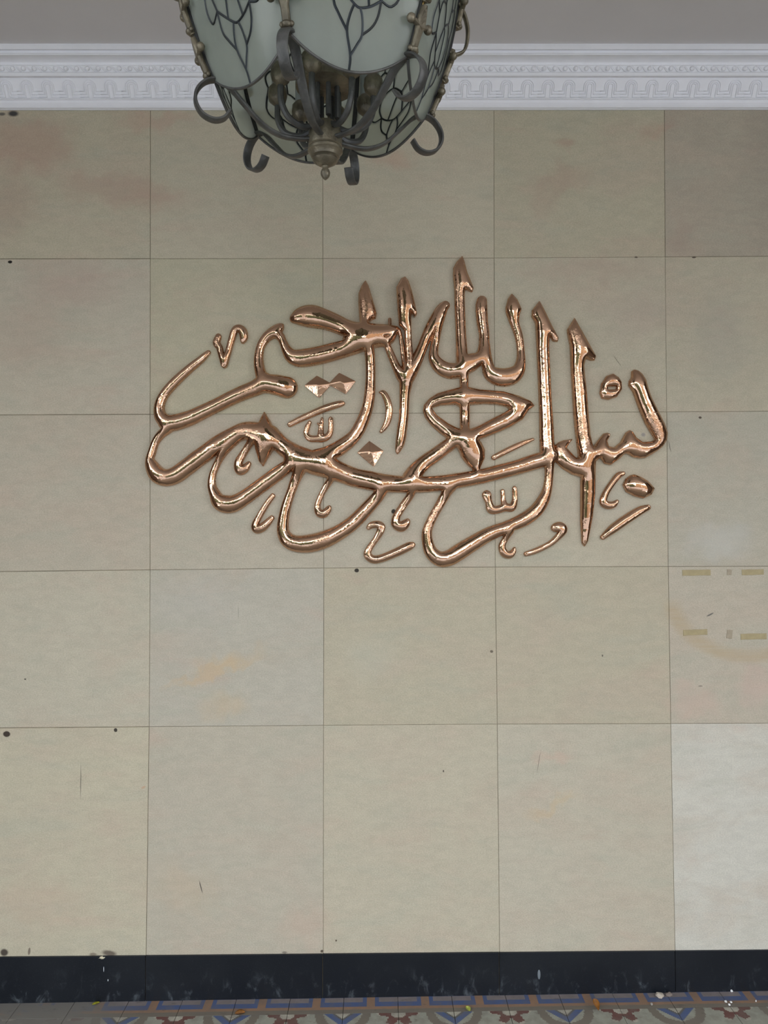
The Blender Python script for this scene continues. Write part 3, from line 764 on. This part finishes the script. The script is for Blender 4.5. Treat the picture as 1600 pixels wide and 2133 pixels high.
GR = 'small loose copper marks around the calligraphy'
def mark(label, sh, name='letter_mark', **kw):
    o = relief(name, sh, None, step=.8, iters=120, sm=.7, **kw)
    # own origin at its middle, on the wall
    me = o.data; n = len(me.vertices); co = np.empty(n*3, np.float32); me.vertices.foreach_get('co', co); co = co.reshape(-1, 3)
    c = (co.max(0)+co.min(0))/2; c[1] = 0; co -= c; me.vertices.foreach_set('co', co.ravel()); me.update(); o.location = [float(q) for q in c]
    o['label'] = label; o['category'] = 'letter mark'; o['group'] = GR
    return o
mark('copper double diamond dot, two joined diamonds under the upper left stroke', [P_((634,803),(660,782.5),(687,797),(706.5,776.5),(741,794),(720,821),(688,803),(664.5,829))], 'diamond_dot', ridge=.62)
mark('single copper diamond dot above the middle of the long stroke', [P_((744,943),(769.4,918.5),(799,939),(778.5,972.7))], 'diamond_dot', ridge=.62)
mark('rounded four-sided copper dot at the lower right, beside the hooked mark', [P_((1297,1010),(1303,997),(1312,990),(1321,987.5),(1333,992),(1349,1001),(1364,1017),(1357,1031),(1340,1038.5),(1321,1034),(1304,1025))], 'rounded_dot')
mark('small copper ring with a slot, between the tall stem and the far right letter', [P_((1277,778),(1289,786),(1295,796),(1296,811),(1285,827),(1268,833),(1254,830.6),(1249,819),(1252.5,799),(1263,783)), H_((1266,806),(1284,805),(1283,811),(1267,811.5))], 'ring_mark')
mark('long copper slash mark at the lower right corner of the calligraphy', [S_((1256,1119,5.5),(1278,1101,9.5),(1306,1081,10),(1333,1064,9),(1350,1057,6))], 'slash_mark')
mark('slim copper slash mark in the middle right, above the long stroke', [S_((1029,953,5.5),(1049,942.5,6),(1081,927,5.5),(1110,915,3.2))], 'slash_mark')
mark('straight copper slash mark at the middle left, above a three-toothed mark', [S_((604,884,5.5),(630,871,6.5),(675,851.5,7.5),(705,842,7),(714,840,5))], 'slash_mark')
mark('hooked copper mark left of the rounded dot at the lower right', [S_((1299,986,4),(1288,991,6.5),(1273,1010,6.5),(1262,1028,7),(1257,1045,8),(1265,1052,8.5),(1278,1051,7),(1286,1044,3.5))], 'hook_mark')
mark('hooked copper mark at the lower left, between the second and third loops', [S_((568,1033,5.5),(555,1051,6),(541,1074,6.5),(531,1094,7.5),(535,1103,8.5),(546,1099,9),(556,1090,8),(566,1079,5.5))], 'hook_mark')
mark('copper mark shaped like a figure two, below the middle of the long stroke', [S_((768,1099,5),(774,1094,7),(786,1092.5,8),(794,1097,8.5),(792,1107,8),(783,1123,6.5),(769,1143,7),(766,1156,8.5),(777,1165,8.5),(795,1163,8.5),(825,1151,9),(850,1139,9),(859,1135,6.5))], 'curl_mark')
mark('copper comma shaped mark, right of the last great loop', [S_((1096,1154,5),(1117,1147,6),(1144,1134,6),(1162,1119,7),(1173,1104,9),(1167,1097,10),(1157,1099,9),(1152,1102,3)),], 'comma_mark')
mark('three-toothed copper mark inside the last great loop', [S_((1014,1031,10),(1018,1045,7.5),(1023,1060,9.5),(1034,1062,8.5),(1052,1057,8.5),(1066,1057,8.5),(1072,1045,6.5),(1073,1030,5.5),(1072,1017,5)), S_((1047,1023,4.5),(1048.5,1040,5),(1051,1055,8))], 'toothed_mark')
mark('three-toothed copper mark at the middle left, under the straight slash', [S_((645,880,4),(640,891,5.5),(638,904,5.5),(646,913,7),(660,914,7),(675,913,7.5),(686,905,6.5),(689.5,889,5.5),(689,873,5)), S_((671,872,3),(669,888,5),(668,905,7)), S_((662,882,2),(669,888,4))], 'toothed_mark')
mark('copper check shaped mark at the upper left, above the long tail', [S_((455,701,6.5),(451,714,8),(457,724,7),(462,744,6.5),(467,761,6),(473,741,6.5),(481,712,7),(488,690,7.5),(496,683,7),(505,689,9),(508,702,8.5),(506,711,5))], 'check_mark')
mark('curved copper mark like a bracket, left of the middle stem', [S_((790,817,1.2),(798,818,5.5),(804,827,7),(809,842,7.5),(810.5,857,7.5),(808,875,7),(801,890,5.5),(794,899,3.5))], 'bracket_mark')

# ------------------------------------------------------------------ hanging lantern
LH = .940
LC = Vector((-.1135, -2.74+1.513, CAM.z+.911+.004))        # ring of the post feet
ANG = [math.radians(198+60*k) for k in range(6)]         # six posts
lan = empty('hanging_lantern', LC, label='six-sided leaded glass lantern with scrolled iron arms hanging from the ceiling', category='lantern')
HT = .56
lan.rotation_euler = (math.radians(3.0), 0, 0)      # it hangs a little out of plumb
def rr(h): return .2295+.45*h-.6*h*h if h < .56 else .296
def LP(a, r, h): return Vector((r*math.cos(a), r*math.sin(a), h))
# hub with finial
q = MB(); q.lathe([(.010, -.036), (.026, -.040), (.034, -.052), (.0365, -.072), (.036, -.088), (.0335, -.090), (.0375, -.094), (.0375, -.099), (.033, -.102), (.030, -.110), (.026, -.112), (.0275, -.116), (.024, -.121), (.014, -.127), (.008, -.129)], n=28)
q.v = [v_+Vector((0, 0, -.011)) for v_ in q.v]; hub = q.out('hub', M['bronze'], lan)
q = MB(); q.lathe([(.006, -.128), (.0085, -.130), (.006, -.133), (.0085, -.137), (.0105, -.143), (.0095, -.149), (.006, -.154), (.0015, -.158)], n=16)
q.v = [v_+Vector((0, 0, -.011)) for v_ in q.v]; q.out('finial', M['bronze'], hub)
arm_path = [(.030, -.087), (.06, -.091), (.095, -.089), (.13, -.072), (.165, -.038), (.192, -.010), (.215, .002), (.240, -.005), (.257, -.025), (.260, -.048), (.248, -.070), (.226, -.079), (.206, -.073), (.193, -.056)]
for k, a in enumerate(ANG):
    side = Vector((-math.sin(a), math.cos(a), 0))
    q = MB(); pts = crom(arm_path, 5); q.bar([LP(a, p[0]*1.03, p[1]) for p in pts], side, [.013+.008*min(1, i/30) for i in range(len(pts))], .0065)
    q.out('scroll_arm', M['iron'], lan, angle=50)
    q = MB(); hs = [i/14*HT for i in range(15)]
    q.bar([LP(a, rr(h), h) for h in hs], side, .0115, .010)
    post = q.out('post', M['darkiron'], lan)
    q = MB(); q.bar([LP(a, rr(h)+.0058, h) for h in hs[0:14]], side, .0045, .0022)
    q.out('brass_strip', M['brass'] if k in (1, 2) else M['iron'], post)  # same strip on all posts; unlit ones get iron, shade put into colour
    # clasps with side knobs
    for h0 in (.043, .125, .250, .380):
        def cp(s, o, h): 
            r0 = rr(h0+h)+o; return LP(a, r0, h0+h)+side*s
        q = MB()
        q.bar([cp(0, .008, -.042), cp(0, .010, -.030), cp(0, .011, -.012), cp(0, .012, .004), cp(0, .011, .02), cp(0, .010, .034)], side, [.011, .015, .015, .024, .018, .009], .011, .3)
        q.bar([cp(-.022, .010, .004), cp(-.010, .012, .002), cp(0, .013, 0), cp(.010, .012, .002), cp(.022, .010, .004)], LP(a, 0, 1), [.006, .010, .014, .010, .006], .009, .3)
        for sg in (-1, 1):
            c = cp(sg*.025, .009, .005); q.ball(c, .0088, 10, 6)
            c = cp(sg*.009, .010, -.036); q.ball(c, .0052, 8, 5)
        c = cp(0, .012, -.037); q.ball(c, .0095, 10, 6, (1, 1, .7))
        q.out('clasp', M['bronze'], post)
    # upper outer scroll
    sp = [(rr(.15)+.004, .150), (rr(.15)+.022, .150), (rr(.16)+.040, .166), (rr(.2)+.038, .205), (rr(.22)+.026, .240), (rr(.26)+.004, .262)]
    q = MB(); q.bar([LP(a, p[0], p[1]) for p in crom(sp, 6)], side, .013, .006)
    q.out('outer_scroll', M['bronze'], post, angle=50)
# glass panels with leading
U = .00100
LEAD = [[(-2,0),(-2,22),(-12,57),(-9,80),(-2,98)], [(-2,22),(8,38),(17,55),(15,80),(10,94)], [(-12,57),(-30,80),(-40,97),(-41,130)], [(17,55),(35,70),(45,88),(49,112)],
        [(-41,130),(-20,112),(-2,98),(10,94),(30,100),(49,112)], [(-14,108),(-8,140),(0,165)], [(26,100),(20,134),(12,160),(0,165)], [(-41,130),(-50,160),(-46,185),(-22,192),(0,165)],
        [(49,112),(62,140),(58,172),(30,186),(0,165)], [(-22,192),(-30,225),(-14,250),(8,240),(30,225),(30,186)], [(-50,160),(-70,175),(-80,205),(-64,230),(-40,215),(-30,225)], [(58,172),(78,190),(84,220),(66,240),(46,222),(30,225)],
        [(-14,250),(-20,285),(0,305),(22,288),(8,240)], [(-64,230),(-60,270),(-36,290),(-20,285)], [(66,240),(62,275),(42,296),(22,288)], [(0,305),(0,350),(-30,380),(-36,290)], [(0,350),(30,380),(42,296)],
        [(-41,130),(-62,118),(-74,140),(-70,175)], [(49,112),(70,108),(86,132),(78,190)], [(-30,380),(-10,420),(0,470)], [(30,380),(12,420),(0,470)]]
LEADS = [crom(l, 4) for l in LEAD]
for k in range(6):
    a0, a1 = ANG[k], ANG[k]+math.radians(60)
    am = (a0+a1)/2; nrm = Vector((math.cos(am), math.sin(am), 0)); tang = Vector((-math.sin(am), math.cos(am), 0))
    def pp(s, h, o=0.0):
        r = rr(h) if h > -.06 else rr(-.06); p0 = LP(a0, r-.001, h); p1 = LP(a1, r-.001, h)
        q_ = p0.lerp(p1, s)+nrm*(.016*4*s*(1-s)+o); return q_
    NS, NHH = 16, 16
    bot = lambda s: -.048*(4*s*(1-s))**.85
    v = []; f = []
    for layer, off in ((0, .0), (1, .0028)):
        for j in range(NHH+1):
            for i in range(NS+1):
                s = .018+(i/NS)*.964; b0 = bot(s); h = b0+(HT-b0)*(j/NHH); v.append(pp(s, h, off))
    L = (NS+1)*(NHH+1)
    for j in range(NHH):
        for i in range(NS):
            a_ = j*(NS+1)+i; f.append((a_, a_+NS+1, a_+NS+2, a_+1)); f.append((L+a_, L+a_+1, L+a_+NS+2, L+a_+NS+1))
    for i in range(NS): f.append((i, i+1, L+i+1, L+i)); t_ = NHH*(NS+1)+i; f.append((t_, L+t_, L+t_+1, t_+1))
    for j in range(NHH):
        a_ = j*(NS+1); f.append((a_, L+a_, L+a_+NS+1, a_+NS+1)); b_ = a_+NS; f.append((b_, b_+NS+1, L+b_+NS+1, L+b_))
    g = obj('glass_panel', mesh('glass_panel', v, f, True), M['glass'], lan); g.data.set_sharp_from_angle(angle=math.radians(40))
    q = MB()
    q.bar([pp(.012+.976*i/20, bot(.012+.976*i/20), .001) for i in range(21)], nrm, .006, .004)
    q.out('panel_rim', M['iron'], g)
    q = MB()
    for ln in LEADS:
        pts = []
        for (u, vv) in ln:
            h = -.046+vv*U; r = rr(max(h, -.06)); half = r*.5
            s = .5+(u*U)/(2*half)
            s = min(.97, max(.03, s)); pts.append(pp(s, h, .0014))
        q.tube(pts, .0027, 6)
    q.out('leading', M['lead'], g)
# candle arms
for k in range(8):
    a = math.radians(215+45*k)
    q = MB(); path = crom([(.028, -.062), (.055, -.072), (.088, -.062), (.104, -.034), (.105, .000)], 5)
    q.tube([LP(a, p[0], p[1]) for p in path], [.0066]*len(path), 8)
    ca = q.out('candle_arm', M['iron'], lan)
    c = LP(a, .105, 0)
    q = MB(); q.lathe([(.006, -.004), (.011, .000), (.018, .006), (.021, .018), (.0195, .032), (.013, .040)], c, 16)
    q.out('cup', M['bronze'], ca)
    q = MB(); q.lathe([(.0125, .040), (.0125, .115), (.010, .117)], c, 16)
    q.out('candle_sleeve', M['sleeve'], ca)
    q = MB(); q.lathe([(.006, -.046), (.005, .05)], LP(a+.5, .030, 0), 8); q.out('rod', M['iron'], lan)
q = MB(); q.lathe([(.050, .020), (.062, .024), (.062, .034), (.050, .052), (.026, .066), (.013, .078), (.013, .60)], n=24); q.out('centre_column', M['bronze'], lan)
# crown of the lantern, chain and ceiling plate
q = MB(); n_ = 6
ring = [LP(ANG[0]+math.radians(60*i), rr(HT), HT) for i in range(7)]
for i in range(6): q.bar([ring[i], ring[i+1]], (0, 0, 1), .016, .008)
q.out('top_ring', M['iron'], lan)
for a in ANG:
    side = Vector((-math.sin(a), math.cos(a), 0)); q = MB()
    q.bar([LP(a, p[0], p[1]) for p in crom([(.289, .56), (.24, .60), (.15, .625), (.07, .65), (.02, .69)], 4)], side, .011, .007); q.out('crown_rib', M['iron'], lan)
q = MB(); q.lathe([(.012, .60), (.03, .64), (.03, .69), (.012, .71)], n=16); q.out('crown_cap', M['bronze'], lan)
zc0 = .705; ctop = CTOP-LC.z-.006
q = MB(); z = zc0; i = 0
while z < ctop-.05:
    pts = [Vector((.009*math.cos(t)*(1 if i % 2 else 0), .009*math.cos(t)*(0 if i % 2 else 1), z+.016+.018*math.sin(t))) for t in [2*math.pi*j/12 for j in range(13)]]
    q.tube(pts, .0028, 6, False); z += .026; i += 1
q.out('chain', M['iron'], lan)
q = MB(); q.lathe([(.012, ctop-.055), (.03, ctop-.045), (.058, ctop-.02), (.062, ctop-.004), (.062, ctop)], n=24); q.out('ceiling_plate', M['bronze'], lan)

# ------------------------------------------------------------------ adhesive strips left on the right hand panel
def slab(name, px0, py0, px1, py1, mat, tilt=0, th=.0016, **kw):
    a = up_xy(px0, py0, 0); b = up_xy(px1, py1, 0); wx = (b.x-a.x)/2; hz = (a.z-b.z)/2
    n = 7; v = []; f = []; rg = random.Random(int(px0*7+py0))
    bd = []
    for i in range(n): bd.append((-wx+2*wx*i/(n-1), -hz+rg.uniform(-1, 1)*.0008))
    for i in range(n): bd.append((wx-2*wx*i/(n-1), hz+rg.uniform(-1, 1)*.0008))
    m_ = len(bd)
    v = [(x, 0, z) for x, z in bd]+[(x*.985, -th, z*.94) for x, z in bd]
    for i in range(m_): f.append((i, (i+1) % m_, m_+(i+1) % m_, m_+i))
    f.append(tuple(m_+i for i in range(m_)))
    o = obj(name, mesh(name, v, f), mat, None, **kw); o.location = ((a.x+b.x)/2, -.0006, (a.z+b.z)/2); o.rotation_euler = (0, math.radians(tilt), 0)
    return o
AG = 'old adhesive strips on the right hand stone panel'
for lab, r_, mt, tl in (('yellowish adhesive strip, upper left of the group on the wall', (1421, 1187, 1480.5, 1199), 'tape', -.6),
        ('very short grey adhesive strip in the upper row, between two long ones', (1514, 1186, 1524, 1197.5), 'tape2', 4),
        ('yellowish adhesive strip, upper right of the group on the wall', (1545, 1186, 1591, 1197.5), 'tape', -1),
        ('yellowish adhesive strip, lower left of the group on the wall', (1423, 1311.5, 1473.5, 1323), 'tape', -2),
        ('short upright grey adhesive strip in the lower row', (1513.5, 1312, 1525.5, 1330), 'tape2', 6),
        ('yellowish adhesive strip, lower right of the group on the wall', (1542.5, 1319.5, 1597, 1331.5), 'tape', -1)):
    slab('adhesive_strip', *r_, M[mt], tl, label=lab, category='adhesive strip', group=AG)

# ------------------------------------------------------------------ dead leaves and crumbs on the floor
def leaf_obj(label, px, py, size, col, rot, curl=.5, cat='leaf', name='dry_leaf', grp='fallen leaves on the tiled floor', tip=0.0):
    p = up_floor(px, py, 0); 
    p = up_floor(px, py, floor_z(p.x))
    n = 8; v = []; f = []
    for j in range(n+1):
        t = j/n; wd = size*.32*math.sin(math.pi*min(1, t*.92+.05))**.8
        for s in (-1, -.4, 0, .4, 1):
            v.append((s*wd, (t-.5)*size, .0012+abs(s)*wd*curl+size*curl*.5*(t-.5)**2+tip*t*size))
    m_ = len(v); v += [(x, y, z-.0006) for x, y, z in v]
    for j in range(n):
        for i in range(4):
            a = j*5+i; f += [(a, a+1, a+6, a+5), (m_+a, m_+a+5, m_+a+6, m_+a+1)]
    for j in range(n):
        for i in (0, 4): a = j*5+i; f.append((a, a+5, m_+a+5, m_+a))
    o = obj(name, mesh(name, v, f, True), simple('leaf_'+name, srgb(*col), .55, var=.3, vscale=60), None, label=label, category=cat, group=grp)
    o.location = (p.x, p.y, floor_z(p.x)+.0006); o.rotation_euler = (0, 0, math.radians(rot)); return o
leaf_obj('small curled yellow leaf on the floor at the left, against the black skirting', 200, 2092, .026, (150, 146, 40), -60)
leaf_obj('curled brown leaf on the floor, left of the middle', 500, 2114, .036, (132, 84, 30), -80, 1.0)
leaf_obj('small pale green leaf on the floor near the middle', 975, 2104, .028, (166, 172, 78), 20, .8, name='green_leaf')
leaf_obj('upright crumpled orange brown leaf on the floor, right of the middle', 1242, 2103, .036, (140, 92, 36), 10, 1.4, tip=.5)
def lump(label, px, py, r, col, name, cat, sc=(1, 1, .6), grp=None, seed=1, wall=False):
    rg = random.Random(seed)
    if wall: p = up_xy(px, py, -.006)
    else:
        p = up_floor(px, py, 0); p = up_floor(px, py, floor_z(p.x)); p.z = floor_z(p.x)+r*sc[2]*.8+.0006
    q = MB(); q.ball((0, 0, 0), r, 9, 6, sc)
    q.v = [v_*(1+rg.uniform(-.28, .28)) for v_ in q.v]
    o = q.out(name, simple(name, srgb(*col), .8, var=.15, vscale=80), angle=25, label=label, category=cat)
    if grp: o['group'] = grp
    o.location = p; return o
DG = 'crumbs and debris on the floor at the right'
lump('broken pale shell-like lump on the floor, below the right skirting joint', 1374, 2077, .015, (196, 184, 166), 'plaster_lump', 'debris', (1, .8, .5), DG, 3)
lump('greyish fluff beside the pale lump on the floor', 1394, 2074, .010, (120, 108, 98), 'dust_lump', 'debris', (1.2, .8, .6), DG, 4)
lump('single white crumb close to the skirting, far right', 1524, 2066, .0045, (235, 235, 232), 'plaster_crumb', 'crumb', (1, 1, .8), DG, 5)
lump('white crumb, leftmost of the trio on the floor at the right', 1512, 2088, .005, (220, 218, 212), 'plaster_crumb', 'crumb', (1, 1, .7), DG, 6)
lump('white crumb, middle of the trio on the floor at the right', 1519, 2094, .0045, (225, 224, 220), 'plaster_crumb', 'crumb', (1, 1, .7), DG, 7)
lump('white crumb, rightmost of the trio on the floor at the right', 1523, 2089, .004, (225, 224, 220), 'plaster_crumb', 'crumb', (1, 1, .7), DG, 8)
lump('white chip standing at the foot of the skirting, far right', 1564, 2056, .004, (232, 232, 230), 'plaster_crumb', 'crumb', (.6, .6, 1.4), DG, 9)
lump('tiny white crumb on the tan tile line, far right', 1575, 2087, .003, (225, 224, 220), 'plaster_crumb', 'crumb', (.7, .7, 1.2), DG, 10)
lump('small grey crumb on the tan tile line, left of the pale lump', 1357, 2093, .005, (150, 144, 136), 'grey_crumb', 'crumb', (1, 1, .7), DG, 11)
o = lump('broken cream mortar chip on the top edge of the black skirting, at the left', 213, 1994.5, .011, (196, 188, 160), 'mortar_chip', 'debris', (1.3, .45, .42), None, 12, True)
# pale drips on the skirting
def drip(label, px, py, wpx, hpx, colr=(190, 196, 200)):
    a = up_xy(px, py, -.008); q = MB(); q.ball((0, 0, 0), 1, 8, 6, (wpx*PX/2, .0012, hpx*PX/2))
    o = q.out('paint_drip', simple('paint_drip', srgb(*colr), .6), label=label, category='paint drip'); o.location = a; o['group'] = 'pale splashes on the black skirting'
drip('long pale drip on the black skirting below the mortar chip', 216, 2019, 1.6, 11)
drip('tiny pale splash on the black skirting, below the long drip', 225, 2042, 2, 4.5)
drip('grey paint splash in the middle of the black skirting, right of centre', 1123, 2030, 6, 20, (110, 118, 122))
